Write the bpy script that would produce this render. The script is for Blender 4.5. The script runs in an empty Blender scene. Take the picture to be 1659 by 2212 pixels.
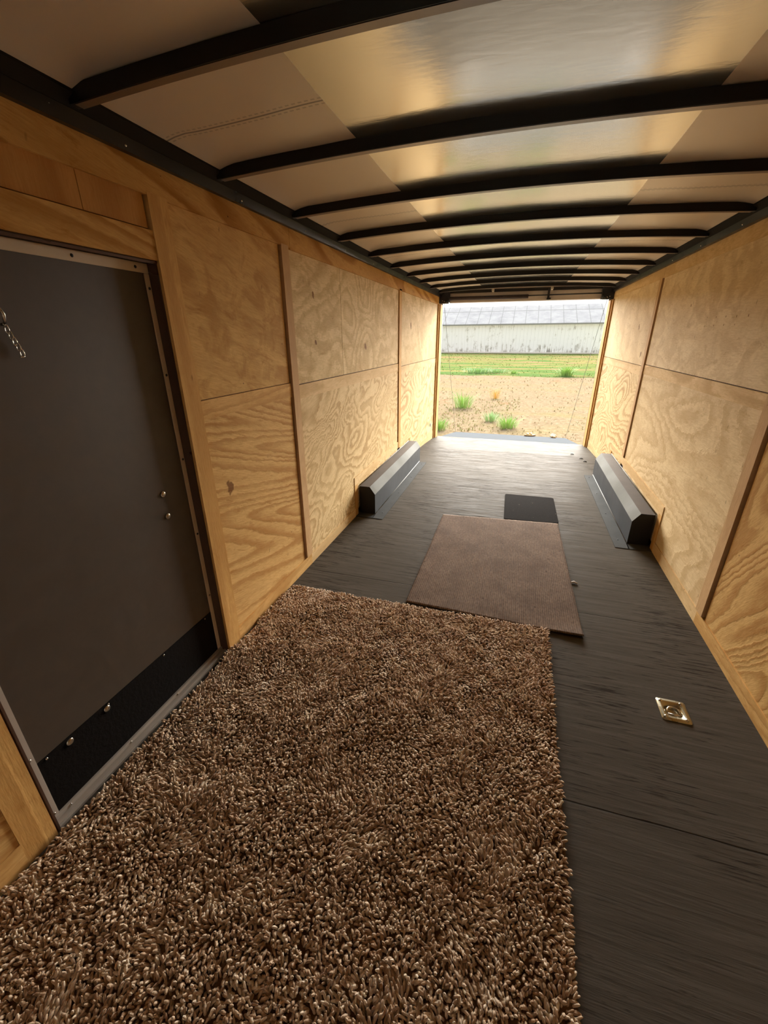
import bpy, bmesh, math, random
import numpy as np
from mathutils import Vector, noise
random.seed(7); rng = np.random.default_rng(7)
sc = bpy.context.scene
COL = sc.collection
PI = math.pi

# ------------------------------------------------------------------ camera
def make_camera():
    yaw, p, roll = 0.3013, 0.396, -0.005
    cy, sy = math.cos(yaw), math.sin(yaw)
    f = Vector((-sy*math.cos(p), cy*math.cos(p), -math.sin(p)))
    r0 = Vector((cy, sy, 0)); u0 = r0.cross(f)
    r = r0*math.cos(roll)+u0*math.sin(roll); u = -r0*math.sin(roll)+u0*math.cos(roll)
    cam = bpy.data.cameras.new('camera'); o = bpy.data.objects.new('camera', cam); COL.objects.link(o)
    from mathutils import Matrix
    m = Matrix(((r.x, u.x, -f.x, 0.0951), (r.y, u.y, -f.y, 0.0), (r.z, u.z, -f.z, 1.549), (0, 0, 0, 1)))
    o.matrix_world = m
    cam.sensor_fit = 'HORIZONTAL'; cam.sensor_width = 36; cam.lens = 905.2/1659*36
    cam.clip_start = 0.02; cam.clip_end = 400
    sc.camera = o
make_camera()

# ------------------------------------------------------------------ light
sc.view_settings.view_transform = 'Standard'; sc.view_settings.look = 'None'
sc.view_settings.exposure = 1.35; sc.view_settings.gamma = 1.0
sc.view_settings.use_curve_mapping = False
SKY = .64
w = bpy.data.worlds.new('overcast_sky'); sc.world = w; w.use_nodes = True
nt = w.node_tree; bg = nt.nodes['Background']
tc = nt.nodes.new('ShaderNodeTexCoord'); sep = nt.nodes.new('ShaderNodeSeparateXYZ')
rp = nt.nodes.new('ShaderNodeValToRGB'); nt.links.new(tc.outputs['Generated'], sep.inputs[0])
nt.links.new(sep.outputs['Z'], rp.inputs[0]); nt.links.new(rp.outputs[0], bg.inputs[0])
rp.color_ramp.elements[0].position = 0.0; rp.color_ramp.elements[0].color = (1.0, 0.985, 0.96, 1)
rp.color_ramp.elements[1].position = 0.7; rp.color_ramp.elements[1].color = (0.88, 0.94, 1.0, 1)
bg.inputs[1].default_value = SKY
# low wide sun added beyond the open ramp door to brighten the trailer inside
sun = bpy.data.lights.new('added_fill_sun', 'SUN'); sun.energy = 18.0; sun.angle = math.radians(64)
sun.color = (1.0, 0.96, 0.89)
so = bpy.data.objects.new('added_fill_sun', sun); COL.objects.link(so)
so.rotation_euler = Vector((-0.03, -1.0, -0.24)).to_track_quat('-Z', 'Y').to_euler()
sc.cycles.max_bounces = 10; sc.cycles.diffuse_bounces = 7; sc.cycles.glossy_bounces = 4
sc.cycles.sample_clamp_indirect = 8.0

# ------------------------------------------------------------------ helpers
def tag(o, label=None, cat=None, group=None, kind=None):
    if label: o['label'] = label
    if cat: o['category'] = cat
    if group: o['group'] = group
    if kind: o['kind'] = kind
    return o
def empty(name, loc=(0, 0, 0)):
    o = bpy.data.objects.new(name, None); COL.objects.link(o); o.location = loc; o.empty_display_size = 0.05
    return o
class MB:
    def __init__(s): s.v = []; s.f = []; s.m = []; s.sm = []
    def add(s, vs, fs, mi=0, smooth=False):
        n = len(s.v); s.v += [tuple(v) for v in vs]
        for f in fs: s.f.append(tuple(i+n for i in f)); s.m.append(mi); s.sm.append(smooth)
        return s
    def box(s, x0, x1, y0, y1, z0, z1, mi=0):
        vs = [(x, y, z) for x in (x0, x1) for y in (y0, y1) for z in (z0, z1)]
        return s.add(vs, [(0, 1, 3, 2), (4, 6, 7, 5), (0, 4, 5, 1), (2, 3, 7, 6), (0, 2, 6, 4), (1, 5, 7, 3)], mi)
    def hexa(s, b, t, mi=0):
        # b, t: four corners each (same winding)
        return s.add(list(b)+list(t), [(3, 2, 1, 0), (4, 5, 6, 7), (0, 1, 5, 4), (1, 2, 6, 5), (2, 3, 7, 6), (3, 0, 4, 7)], mi)
    def prism(s, prof, y0, y1, mi=0):
        # prof: (x,z) list extruded along y
        n = len(prof)
        vs = [(x, y0, z) for x, z in prof]+[(x, y1, z) for x, z in prof]
        return s.add(vs, [tuple(range(n))[::-1], tuple(range(n, 2*n))]+[(i, (i+1) % n, n+(i+1) % n, n+i) for i in range(n)], mi)
    def tube(s, pts, r, n=8, mi=0, smooth=True, cap=True):
        pts = [Vector(p) for p in pts]; rs = r if isinstance(r, (list, tuple)) else [r]*len(pts)
        vs = []; fs = []
        for i, p in enumerate(pts):
            d = (pts[min(i+1, len(pts)-1)]-pts[max(i-1, 0)]).normalized()
            a = Vector((0, 0, 1)) if abs(d.z) < 0.9 else Vector((1, 0, 0))
            u = d.cross(a).normalized(); v = d.cross(u)
            for k in range(n):
                t = 2*PI*k/n; vs.append(p+(u*math.cos(t)+v*math.sin(t))*rs[i])
        for i in range(len(pts)-1):
            for k in range(n):
                fs.append((i*n+k, i*n+(k+1) % n, (i+1)*n+(k+1) % n, (i+1)*n+k))
        if cap: fs += [tuple(range(n))[::-1], tuple((len(pts)-1)*n+k for k in range(n))]
        return s.add(vs, fs, mi, smooth)
    def lathe(s, prof, c, axis=(0, 0, 1), n=20, mi=0):
        ax = Vector(axis).normalized(); a = Vector((0, 0, 1)) if abs(ax.z) < .9 else Vector((1, 0, 0))
        u = ax.cross(a).normalized(); v = ax.cross(u); c = Vector(c)
        vs = []; fs = []
        for r, h in prof:
            for k in range(n):
                t = 2*PI*k/n; vs.append(c+ax*h+(u*math.cos(t)+v*math.sin(t))*r)
        for i in range(len(prof)-1):
            for k in range(n): fs.append((i*n+k, i*n+(k+1) % n, (i+1)*n+(k+1) % n, (i+1)*n+k))
        fs += [tuple(range(n))[::-1], tuple((len(prof)-1)*n+k for k in range(n))]
        return s.add(vs, fs, mi, True)
    def build(s, name, mats, parent=None, bevel=0, loc=None, seg=2):
        me = bpy.data.meshes.new(name)
        vs = s.v
        if loc is not None: vs = [(x-loc[0], y-loc[1], z-loc[2]) for x, y, z in vs]
        me.from_pydata(vs, [], s.f)
        if not isinstance(mats, (list, tuple)): mats = [mats]
        for m in mats: me.materials.append(m)
        me.polygons.foreach_set('material_index', s.m); me.polygons.foreach_set('use_smooth', s.sm)
        bm = bmesh.new(); bm.from_mesh(me)
        bmesh.ops.recalc_face_normals(bm, faces=bm.faces)
        if bevel:
            es = [e for e in bm.edges if len(e.link_faces) == 2 and e.calc_face_angle(0) > .5]
            bmesh.ops.bevel(bm, geom=es, offset=bevel, segments=seg, affect='EDGES', clamp_overlap=True)
        bm.to_mesh(me); bm.free()
        o = bpy.data.objects.new(name, me); COL.objects.link(o)
        if loc is not None: o.location = loc
        if parent is not None: o.parent = parent
        return o
def copy_tree(o, parent=None):
    c = o.copy(); COL.objects.link(c)
    if parent is not None: c.parent = parent
    for ch in list(o.children): copy_tree(ch, c)
    return c

# ------------------------------------------------------------------ materials
def srgb(r, g, b):
    f = lambda c: (c/255/12.92) if c/255 <= .04045 else ((c/255+.055)/1.055)**2.4
    return (f(r), f(g), f(b), 1)
class NT:
    def __init__(s, name):
        s.mat = bpy.data.materials.new(name); s.mat.use_nodes = True; s.t = s.mat.node_tree
        s.b = s.t.nodes['Principled BSDF']; s.co = s.n('ShaderNodeTexCoord').outputs['Object']
    def n(s, typ, **kw):
        nd = s.t.nodes.new(typ)
        for k, v in kw.items(): setattr(nd, k, v)
        return nd
    def put(s, sock, v):
        if isinstance(v, bpy.types.NodeSocket): s.t.links.new(v, sock)
        else: sock.default_value = v
    def map(s, scale=(1, 1, 1), loc=(0, 0, 0), rot=(0, 0, 0), src=None):
        m = s.n('ShaderNodeMapping'); s.put(m.inputs[0], src or s.co)
        m.inputs['Scale'].default_value = scale; m.inputs['Location'].default_value = loc; m.inputs['Rotation'].default_value = rot
        return m.outputs[0]
    def noise(s, vec, scale=1, detail=3, rough=.5, dist=0, out='Fac'):
        m = s.n('ShaderNodeTexNoise'); s.put(m.inputs['Vector'], vec); m.inputs['Scale'].default_value = scale
        m.inputs['Detail'].default_value = detail; m.inputs['Roughness'].default_value = rough; m.inputs['Distortion'].default_value = dist
        return m.outputs[out]
    def vor(s, vec, scale=1, feature='F1', rand=1, out='Distance'):
        m = s.n('ShaderNodeTexVoronoi', feature=feature); s.put(m.inputs['Vector'], vec); m.inputs['Scale'].default_value = scale
        m.inputs['Randomness'].default_value = rand
        return m.outputs[out]
    def math(s, op, a, b=0.0, c=0.0, clamp=False):
        m = s.n('ShaderNodeMath', operation=op, use_clamp=clamp)
        s.put(m.inputs[0], a); s.put(m.inputs[1], b); s.put(m.inputs[2], c); return m.outputs[0]
    def ramp(s, fac, stops, interp='LINEAR'):
        m = s.n('ShaderNodeValToRGB'); s.put(m.inputs[0], fac); e = m.color_ramp; e.interpolation = interp
        while len(e.elements) > 1: e.elements.remove(e.elements[-1])
        e.elements[0].position = stops[0][0]; e.elements[0].color = stops[0][1]
        for p, c in stops[1:]:
            k = e.elements.new(p); k.color = c
        return m.outputs[0]
    def fr(s, fac, a, b, lo=0.0, hi=1.0):
        m = s.n('ShaderNodeMapRange'); s.put(m.inputs[0], fac); m.inputs[1].default_value = a; m.inputs[2].default_value = b
        m.inputs[3].default_value = lo; m.inputs[4].default_value = hi; return m.outputs[0]
    def mix(s, fac, a, b, mode='MIX'):
        m = s.n('ShaderNodeMix', data_type='RGBA', blend_type=mode)
        s.put(m.inputs[0], fac); s.put(m.inputs[6], a); s.put(m.inputs[7], b); return m.outputs[2]
    def bump(s, h, strength=.2, dist=.01):
        m = s.n('ShaderNodeBump'); s.put(m.inputs['Height'], h); m.inputs['Strength'].default_value = strength
        m.inputs['Distance'].default_value = dist; s.put(s.b.inputs['Normal'], m.outputs[0])
    def done(s, color=None, rough=.5, metal=0, spec=None):
        if color is not None: s.put(s.b.inputs['Base Color'], color)
        s.put(s.b.inputs['Roughness'], rough); s.put(s.b.inputs['Metallic'], metal)
        if spec is not None: s.b.inputs['Specular IOR Level'].default_value = spec
        return s.mat
G = lambda v: (v, v, v, 1)
def plain(name, col, rough=.5, metal=0, var=.12, scale=12, bump=0, spec=None):
    m = NT(name); f = m.noise(m.map(), scale, 4, .6)
    a = tuple(c*(1-var) for c in col[:3])+(1,); b = tuple(min(1, c*(1+var)) for c in col[:3])+(1,)
    if bump: m.bump(f, bump, .003)
    return m.done(m.mix(f, a, b), m.fr(m.noise(m.map(), scale*.4, 3), .3, .7, max(0, rough-.08), rough+.08), metal, spec)

def plywood(name, seed, light, dark, yscale=.9, zscale=2.2, rings=9, lines=.8, blotch=.3, wob=.035, rot=0.0, streak=.0, knots=(), grey=.0, vert=False):
    m = NT(name)
    sx = (1, zscale, yscale) if vert else (1, yscale, zscale)
    base = m.map(src=m.co, loc=(seed*3.7, seed*1.3, seed*2.1), rot=(rot, 0, 0))
    # fine zig-zag wobble of the growth rings
    w1 = m.noise(m.map(scale=(1, 13, 20), src=base), 1, 3, .65, 0, 'Color')
    ctr = m.n('ShaderNodeVectorMath', operation='SUBTRACT'); m.put(ctr.inputs[0], w1); ctr.inputs[1].default_value = (.5, .5, .5)
    scl = m.n('ShaderNodeVectorMath', operation='SCALE'); m.put(scl.inputs[0], ctr.outputs[0]); scl.inputs['Scale'].default_value = wob
    ad = m.n('ShaderNodeVectorMath', operation='ADD'); m.put(ad.inputs[0], base); m.put(ad.inputs[1], scl.outputs[0])
    n1 = m.noise(m.map(scale=sx, src=ad.outputs[0]), 1.0, 1.5, .45, .3)
    ring = m.math('FRACT', m.math('MULTIPLY', n1, rings*2.2))
    prof = m.ramp(ring, [(0, G(0)), (.35, G(.10)), (.72, G(1)), (.88, G(1)), (1, G(0))])
    patch = m.fr(m.noise(m.map(scale=(1, 1.1, 1.4), loc=(9, 4, seed), src=base), 1.6, 2), .3, .55, .5, 1)
    fine = m.noise(m.map(scale=(1, 18, 160) if not vert else (1, 160, 18), src=base), 1, 3, .6)
    col = m.mix(m.math('MULTIPLY', m.math('MULTIPLY', prof, patch), lines, clamp=True), light, dark)
    bl = m.noise(m.map(src=base, scale=(1, 2.2, 3.5)), 2.2, 5, .62, .8)
    blc = tuple(c*.72 for c in dark[:3])+(1,)
    col = m.mix(m.math('MULTIPLY', m.fr(bl, .47, .60), blotch, clamp=True), col, tuple(a*.55+b*.45 for a, b in zip(dark, light)))
    col = m.mix(m.math('MULTIPLY', m.fr(fine, .35, .75), .38), col, dark)
    fl = m.noise(m.map(scale=(1, 7, 34) if not vert else (1, 34, 7), loc=(2, 6, 4), src=ad.outputs[0]), 1, 5, .7, .6)
    col = m.mix(m.fr(fl, .56, .70, 0, .55), col, dark)
    col = m.mix(m.fr(fl, .26, .38, .35, 0), col, light)
    if streak:
        st = m.noise(m.map(scale=(1, 1.2, 14), src=base), 1, 2, .5)
        col = m.mix(m.math('MULTIPLY', m.fr(st, .45, .65), streak, clamp=True), col, dark)
    # small staples, pin holes and pitch flecks
    v = m.vor(m.map(scale=(1, 1, 1), src=base), 6.5)
    col = m.mix(m.fr(v, .012, .030, .9, 0), col, srgb(60, 38, 22))
    v2 = m.vor(m.map(scale=(1, 1, .35), src=base, loc=(3, 2, 1)), 13)
    col = m.mix(m.fr(v2, .03, .07, .5, 0), col, srgb(110, 78, 45))
    for (ky, kz, kr) in knots:
        d = m.n('ShaderNodeVectorMath', operation='DISTANCE'); nz = m.n('ShaderNodeVectorMath', operation='MULTIPLY')
        m.put(nz.inputs[0], m.co); nz.inputs[1].default_value = (0, 1, .75)
        m.put(d.inputs[0], nz.outputs[0]); d.inputs[1].default_value = (0, ky, kz*.75)
        dd = m.math('ADD', d.outputs['Value'], m.math('MULTIPLY', m.math('SUBTRACT', m.noise(m.co, 40, 2), .5), kr*1.3))
        col = m.mix(m.fr(dd, kr*.5, kr*.75, .85, 0), col, srgb(120, 78, 42))
    hh = m.math('ADD', prof, m.math('MULTIPLY', fine, .8))
    m.bump(m.math('ADD', hh, bl), .22, .004)
    return m.done(col, .8, 0, .06)

LT, DK = srgb(234, 208, 158), srgb(166, 126, 72)
LT2, DK2 = srgb(232, 206, 156), srgb(168, 132, 80)
LO, DO = srgb(228, 190, 126), srgb(164, 108, 46)  # near panels: warm bounced light is put into these two colours
M = {}
MARKS = tuple((2.94+.145*k, 1.645+.003*k, .007) for k in range(5))+tuple((3.08+.15*k, 1.605, .006) for k in range(4))+((3.9, 1.75, .01),)
M['ply_near_up'] = plywood('blotchy plywood', 1, srgb(222, 182, 116), srgb(168, 118, 58), 1.4, 2.6, 3.2, .22, .95, .04, .25, .15)
M['ply_near_low'] = plywood('streaked plywood', 2, LO, DO, .22, 2.6, 9, .6, .1, .03, .28, .2, knots=((1.67, .86, .035),))
M['ply_mid_up'] = plywood('knotty plywood', 3, LT2, DK2, 1.0, 1.6, 8, .45, .8, .07, knots=((3.74, 1.47, .035), (2.75, 1.80, .02), (2.75, 1.52, .02)))
M['ply_mid_low'] = plywood('cathedral grain plywood', 4, LT, DK, .85, 2.2, 14, .62, .1, .075, -.35)
M['ply_rear_up'] = plywood('pale plywood', 5, LT2, DK2, .9, 1.2, 3, .45, .7, .05, knots=((5.40, 1.67, .05),))
M['ply_rear_low'] = plywood('ringed plywood', 6, LT, DK, .8, 2.0, 9, .75, .1, .07, -.3, knots=())
M['ply_r_up'] = plywood('rough pale plywood', 7, srgb(238, 216, 176), srgb(188, 154, 108), .7, 1.5, 5, .30, .7, .07, knots=MARKS)
M['ply_r_up2'] = plywood('rough pale plywood rear', 8, srgb(234, 210, 166), srgb(186, 152, 104), .9, 1.2, 3, .35, .6, .05, knots=((5.35, 1.63, .03), (5.05, 1.37, .03)))
M['ply_r_low'] = plywood('faint grain plywood', 9, srgb(234, 210, 166), srgb(186, 150, 98), .55, 1.6, 8, .5, .5, .09)
M['ply_r_low2'] = plywood('ringed plywood right', 10, LT, DK, .7, 1.8, 10, .75, .1, .07, .3)
M['ply_r_near'] = plywood('plywood in bounce orange', 11, LO, DO, .5, 2.2, 9, .6, .2, .04, .9)
M['ply_over_door'] = plywood('vertical grain plywood', 12, srgb(200, 150, 88), srgb(166, 112, 56), .35, 2.6, 3.5, .6, .2, .02, vert=True)
M['bat_v'] = plywood('batten grain', 13, srgb(218, 174, 108), srgb(176, 126, 66), .3, 5, 3, .5, .3, .01, vert=True)
M['bat_v2'] = plywood('pinkish batten', 14, srgb(212, 176, 130), srgb(180, 140, 94), .3, 5, 3, .4, .4, .01, vert=True)
M['bat_h'] = plywood('rail grain', 15, srgb(230, 200, 150), srgb(180, 140, 86), .5, 3.5, 3, .5, .5, .03)
M['bat_hn'] = plywood('rail grain in bounce orange', 17, srgb(226, 184, 120), srgb(174, 124, 62), .5, 3.5, 4, .5, .5, .03)  # near rails: orange of the bounced light put into the grain colours
M['bat_top'] = plywood('top rail grain', 16, srgb(214, 170, 102), srgb(160, 108, 46), .30, 2.2, 5.5, .85, .1, .02, .22)
M['groove'] = plain('dark gap', srgb(58, 30, 18), .9)
M['skin'] = plain('outer skin black', srgb(30, 28, 28), .5)

def mat_floor():
    m = NT('grey painted floor')
    st = m.noise(m.map(scale=(2.0, 38, 1)), 1, 5, .7, .4)
    st2 = m.noise(m.map(scale=(9, 60, 1), loc=(4, 2, 0)), 1, 4, .7)
    pt = m.noise(m.map(scale=(.8, .8, 1)), 1.6, 4, .6)
    col = m.mix(m.fr(st, .35, .7), srgb(82, 77, 70), srgb(98, 93, 86))
    col = m.mix(m.fr(m.math('MULTIPLY', st2, pt), .32, .46), col, srgb(56, 51, 46))
    # dark worn scratches across the planks
    sc_ = m.noise(m.map(scale=(5, 95, 1), loc=(1, 7, 0)), 1, 3, .75, .5)
    col = m.mix(m.fr(m.math('MULTIPLY', sc_, m.fr(m.noise(m.map(loc=(8, 8, 0)), 1.4, 3), .35, .6, .85, 1.1)), .56, .68, 0, .75), col, srgb(40, 34, 30))
    v = m.vor(m.map(), 4.2); col = m.mix(m.fr(v, .010, .022, 1, 0), col, srgb(18, 15, 13))
    # sheet joints across the floor
    y = m.n('ShaderNodeSeparateXYZ'); m.put(y.inputs[0], m.co)
    wob = m.math('MULTIPLY', m.math('SUBTRACT', m.noise(m.map(), 3, 2), .5), .012)
    fr_ = m.math('PINGPONG', m.math('ADD', m.math('SUBTRACT', y.outputs['Y'], 1.145), wob), .61)
    fr_ = m.math('ABSOLUTE', m.math('SUBTRACT', m.math('PINGPONG', m.math('ADD', m.math('ADD', y.outputs['Y'], wob), 1.22-1.145+.61), .61), .61))
    jn = m.fr(fr_, .0015, .004, 1, 0)
    col = m.mix(m.math('MULTIPLY', jn, .8), col, srgb(34, 28, 24))
    h = m.math('SUBTRACT', m.math('ADD', m.math('MULTIPLY', st, .6), m.math('MULTIPLY', sc_, .5)), m.math('MULTIPLY', jn, .6))
    m.bump(h, .35, .004)
    rg = m.fr(m.noise(m.map(scale=(2, 30, 1), loc=(3, 3, 0)), 1, 4, .6), .3, .7, .55, .8)
    rg = m.math('ADD', rg, m.fr(sc_, .5, .66, -.12, .18))
    return m.done(col, rg, 0, .009)
M['floor'] = mat_floor()

def mat_roof_center():
    m = NT('glossy embossed roof sheet')
    n1 = m.noise(m.map(scale=(14, 40, 1)), 1, 2, .5, .3)
    n2 = m.noise(m.map(scale=(2, 3, 1)), 1.3, 3)
    m.bump(n1, .10, .004)
    return m.done(m.mix(n2, srgb(198, 194, 184), srgb(210, 206, 196)), m.fr(n2, .3, .7, .15, .22), .9)
def mat_roof_side():
    m = NT('matte grey roof sheet')
    sp = m.n('ShaderNodeSeparateXYZ'); m.put(sp.inputs[0], m.co)
    d = m.math('ABSOLUTE', m.math('SUBTRACT', m.math('PINGPONG', m.math('ADD', sp.outputs['Y'], 20*1.258-1.525+.629), .629), .629))
    ln = m.fr(d, .002, .005, 1, 0)
    x = m.math('FRACT', m.math('MULTIPLY', sp.outputs['X'], 46))
    d2 = m.math('ABSOLUTE', m.math('SUBTRACT', d, .016))
    st = m.math('MULTIPLY', m.fr(d2, .002, .005, 1, 0), m.math('GREATER_THAN', x, .4))
    k = m.math('MAXIMUM', m.math('MULTIPLY', ln, .75), m.math('MULTIPLY', st, .35))
    n2 = m.noise(m.map(scale=(2, 3, 1)), 1.3, 3)
    col = m.mix(k, m.mix(n2, srgb(218, 206, 188), srgb(228, 216, 200)), srgb(70, 56, 44))
    m.bump(m.noise(m.map(), 90, 3), .06, .002)
    return m.done(col, .30, .15)
M['roof_c'] = mat_roof_center(); M['roof_s'] = mat_roof_side()
M['bow'] = plain('black bow paint', srgb(22, 20, 19), .38, 0, .2, 12, 0, .3)
M['bow_under'] = plain('pale metallic bow underside', srgb(132, 120, 112), .35, .6, .1)  # pale metallic colour for the lower face of the bows
M['cove'] = plain('black cove steel', srgb(24, 21, 21), .35, 0, .2)
M['cove_in'] = plain('grey cove flashing', srgb(46, 43, 39), .8, 0, .1, 12, 0, .05)
M['screw'] = plain('zinc screw', srgb(205, 200, 190), .25, 1, .05)
M['galv'] = plain('zinc plate', srgb(196, 190, 168), .28, .9, .1, 30)
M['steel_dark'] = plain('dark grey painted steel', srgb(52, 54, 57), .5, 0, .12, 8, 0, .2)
M['chamfer_lit'] = plain('grey painted steel', srgb(108, 108, 102), .7, 0, .14, 8, 0, .05)  # lighter tone paints the light on the wheel box chamfer
M['wheel_top'] = plain('steel with painted brown reflection', srgb(70, 58, 48), .6, 0, .12, 8, 0, .25)  # brown reflection put into the colour of the wheel box top
M['flange'] = plain('flange steel', srgb(70, 71, 70), .75, 0, .2, 14, 0, .05)
M['black'] = plain('matte black', srgb(20, 18, 18), .55, 0, .2)
M['door_skin'] = plain('charcoal door skin', srgb(78, 68, 58), .5, .1, .05, 60, .02)
M['alu_beige'] = plain('tan painted trim', srgb(206, 186, 156), .45, .1, .08)
M['jamb'] = plain('bronze door jamb', srgb(96, 74, 62), .32, .4, .12)
M['sill'] = plain('aluminium sill', srgb(186, 176, 164), .5, .25, .08)
def mat_kick():
    m = NT('textured black kick plate'); n = m.noise(m.map(scale=(1, 1, 1)), 55, 4, .6)
    m.bump(n, .5, .004); return m.done(m.mix(n, srgb(10, 8, 7), srgb(24, 19, 16)), .7, 0, .1)
M['kick'] = mat_kick()
def mat_yarn():
    m = NT('tan shag yarn'); a = m.n('ShaderNodeAttribute', attribute_name='tone').outputs['Fac']
    col = m.ramp(a, [(0, srgb(162, 128, 96)), (.5, srgb(200, 170, 138)), (1, srgb(238, 218, 192))])
    m.b.inputs['Sheen Weight'].default_value = .3
    return m.done(col, .85, 0, .2)
M['yarn'] = mat_yarn(); M['rug_back'] = plain('rug backing', srgb(120, 92, 66), .95)
def mat_runner():
    m = NT('ribbed brown carpet')
    rib = m.n('ShaderNodeTexWave', wave_type='BANDS', bands_direction='X'); m.put(rib.inputs['Vector'], m.map())
    rib.inputs['Scale'].default_value = 26; rib.inputs['Distortion'].default_value = .8; rib.inputs['Detail'].default_value = 2; rib.inputs['Detail Scale'].default_value = 1.0
    n = m.noise(m.map(scale=(1, .35, 1)), 110, 4, .7); p = m.noise(m.map(), 5, 4, .6)
    col = m.mix(m.math('ADD', m.math('MULTIPLY', rib.outputs['Fac'], .35), m.math('MULTIPLY', m.fr(n, .3, .7), .65)), srgb(78, 62, 52), srgb(150, 128, 110))
    col = m.mix(m.fr(p, .42, .75, 0, .6), col, srgb(78, 62, 52))
    v = m.vor(m.map(), 9); col = m.mix(m.fr(v, .04, .08, .8, 0), col, srgb(54, 38, 28))
    m.bump(m.math('ADD', m.math('MULTIPLY', rib.outputs['Fac'], .6), n), .6, .005)
    return m.done(col, .95, 0, .1)
M['runner'] = mat_runner(); M['runner_back'] = plain('black backing', srgb(40, 34, 30), .9)
def mat_mat():
    m = NT('dark floor mat'); n = m.noise(m.map(), 160, 3, .7); v = m.vor(m.map(), 14)
    col = m.mix(n, srgb(20, 18, 17), srgb(42, 37, 33)); col = m.mix(m.fr(v, .05, .09, .7, 0), col, srgb(120, 112, 100))
    m.bump(n, .6, .004); return m.done(col, .95, 0, .02)
M['mat'] = mat_mat()
def mat_dirt():
    m = NT('dry dirt with straw'); sp = m.n('ShaderNodeSeparateXYZ'); m.put(sp.inputs[0], m.co)
    n = m.noise(m.map(scale=(1, 1, 1)), 9, 6, .75); n2 = m.noise(m.map(scale=(.5, 1, 1)), .7, 4, .6); n3 = m.noise(m.map(scale=(1, 2.5, 1)), 30, 4, .7)
    col = m.ramp(n, [(.25, srgb(101, 82, 61)), (.5, srgb(131, 114, 92)), (.75, srgb(156, 144, 121))])
    col = m.mix(m.fr(n2, .5, .75, 0, .5), col, srgb(131, 122, 76))
    col = m.mix(m.fr(n3, .55, .7, 0, .55), col, srgb(158, 151, 123))
    rd = m.noise(m.map(loc=(5, 1, 0)), .9, 4, .6); col = m.mix(m.fr(rd, .6, .72, 0, .5), col, srgb(139, 96, 66))
    m.bump(m.math('ADD', n, n3), .8, .03); return m.done(col, 1.0, 0, .0)
def mat_grass():
    m = NT('patchy lawn'); n = m.noise(m.map(scale=(.28, 1.5, 1)), .8, 5, .65, .5); n3 = m.noise(m.map(scale=(1, 2, 1)), 6, 5, .7)
    sp = m.n('ShaderNodeSeparateXYZ'); m.put(sp.inputs[0], m.co)
    near = m.fr(sp.outputs['Y'], 29, 40, 0.16, 0); far = m.fr(sp.outputs['Y'], 50, 60, 0, .10)
    n = m.math('MULTIPLY_ADD', n, 2.0, -.53)
    k = m.math('SUBTRACT', m.math('SUBTRACT', n, near), far)
    col = m.ramp(k, [(.36, srgb(73, 98, 52)), (.44, srgb(98, 107, 58)), (.50, srgb(125, 113, 74)), (.56, srgb(106, 105, 58)), (.62, srgb(135, 105, 81)), (.7, srgb(138, 98, 85))])
    col = m.mix(m.fr(n3, .4, .7, 0, .30), col, srgb(143, 137, 101)); m.bump(n3, .4, .05)
    return m.done(col, 1.0, 0, .0)
def mat_barn_wall():
    m = NT('flaking white barn paint')
    st = m.noise(m.map(scale=(1.6, 1, .14)), 2.6, 5, .7); s2 = m.noise(m.map(scale=(1.2, 1, .9)), 1.5, 4, .7)
    sp = m.n('ShaderNodeSeparateXYZ'); m.put(sp.inputs[0], m.co)
    low = m.fr(sp.outputs['Z'], -.5, .8, .10, 0)
    k = m.math('ADD', m.math('MULTIPLY', m.math('ADD', st, s2), .5), low)
    col = m.ramp(k, [(.55, srgb(246, 243, 238)), (.62, srgb(206, 200, 190)), (.70, srgb(120, 114, 106))])
    pl = m.math('FRACT', m.math('MULTIPLY', sp.outputs['X'], 2.2)); col = m.mix(m.math('MULTIPLY', m.math('LESS_THAN', pl, .07), .25), col, srgb(140, 134, 124))
    return m.done(col, .8)
def mat_barn_roof():
    m = NT('weathered sheet metal roof')
    sp = m.n('ShaderNodeSeparateXYZ'); m.put(sp.inputs[0], m.co)
    pl = m.math('FRACT', m.math('MULTIPLY', sp.outputs['X'], 1/1.55)); ln = m.math('LESS_THAN', pl, .05)
    pz = m.math('ABSOLUTE', m.math('SUBTRACT', sp.outputs['Z'], 4.75)); l2 = m.math('LESS_THAN', pz, .05)
    n = m.noise(m.map(scale=(.6, .6, .6)), 1.3, 5, .7)
    col = m.mix(m.fr(n, .4, .7), srgb(153, 153, 155), srgb(130, 130, 134))
    col = m.mix(m.math('MULTIPLY', m.math('MAXIMUM', ln, l2), .6), col, srgb(89, 89, 89))
    return m.done(col, .8, 0, .1)

# ------------------------------------------------------------------ dimensions
W = 1.23; H = 2.11; YE = 7.38; YF = -1.2; YD = 6.2; ZD = -.09
def zf(y): return 0.0 if y <= YD else ZD*(y-YD)/(YE-YD)
DY0, DY1, DZ0, DZ1 = .53, 1.455, .0, 1.81       # side door opening

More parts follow.
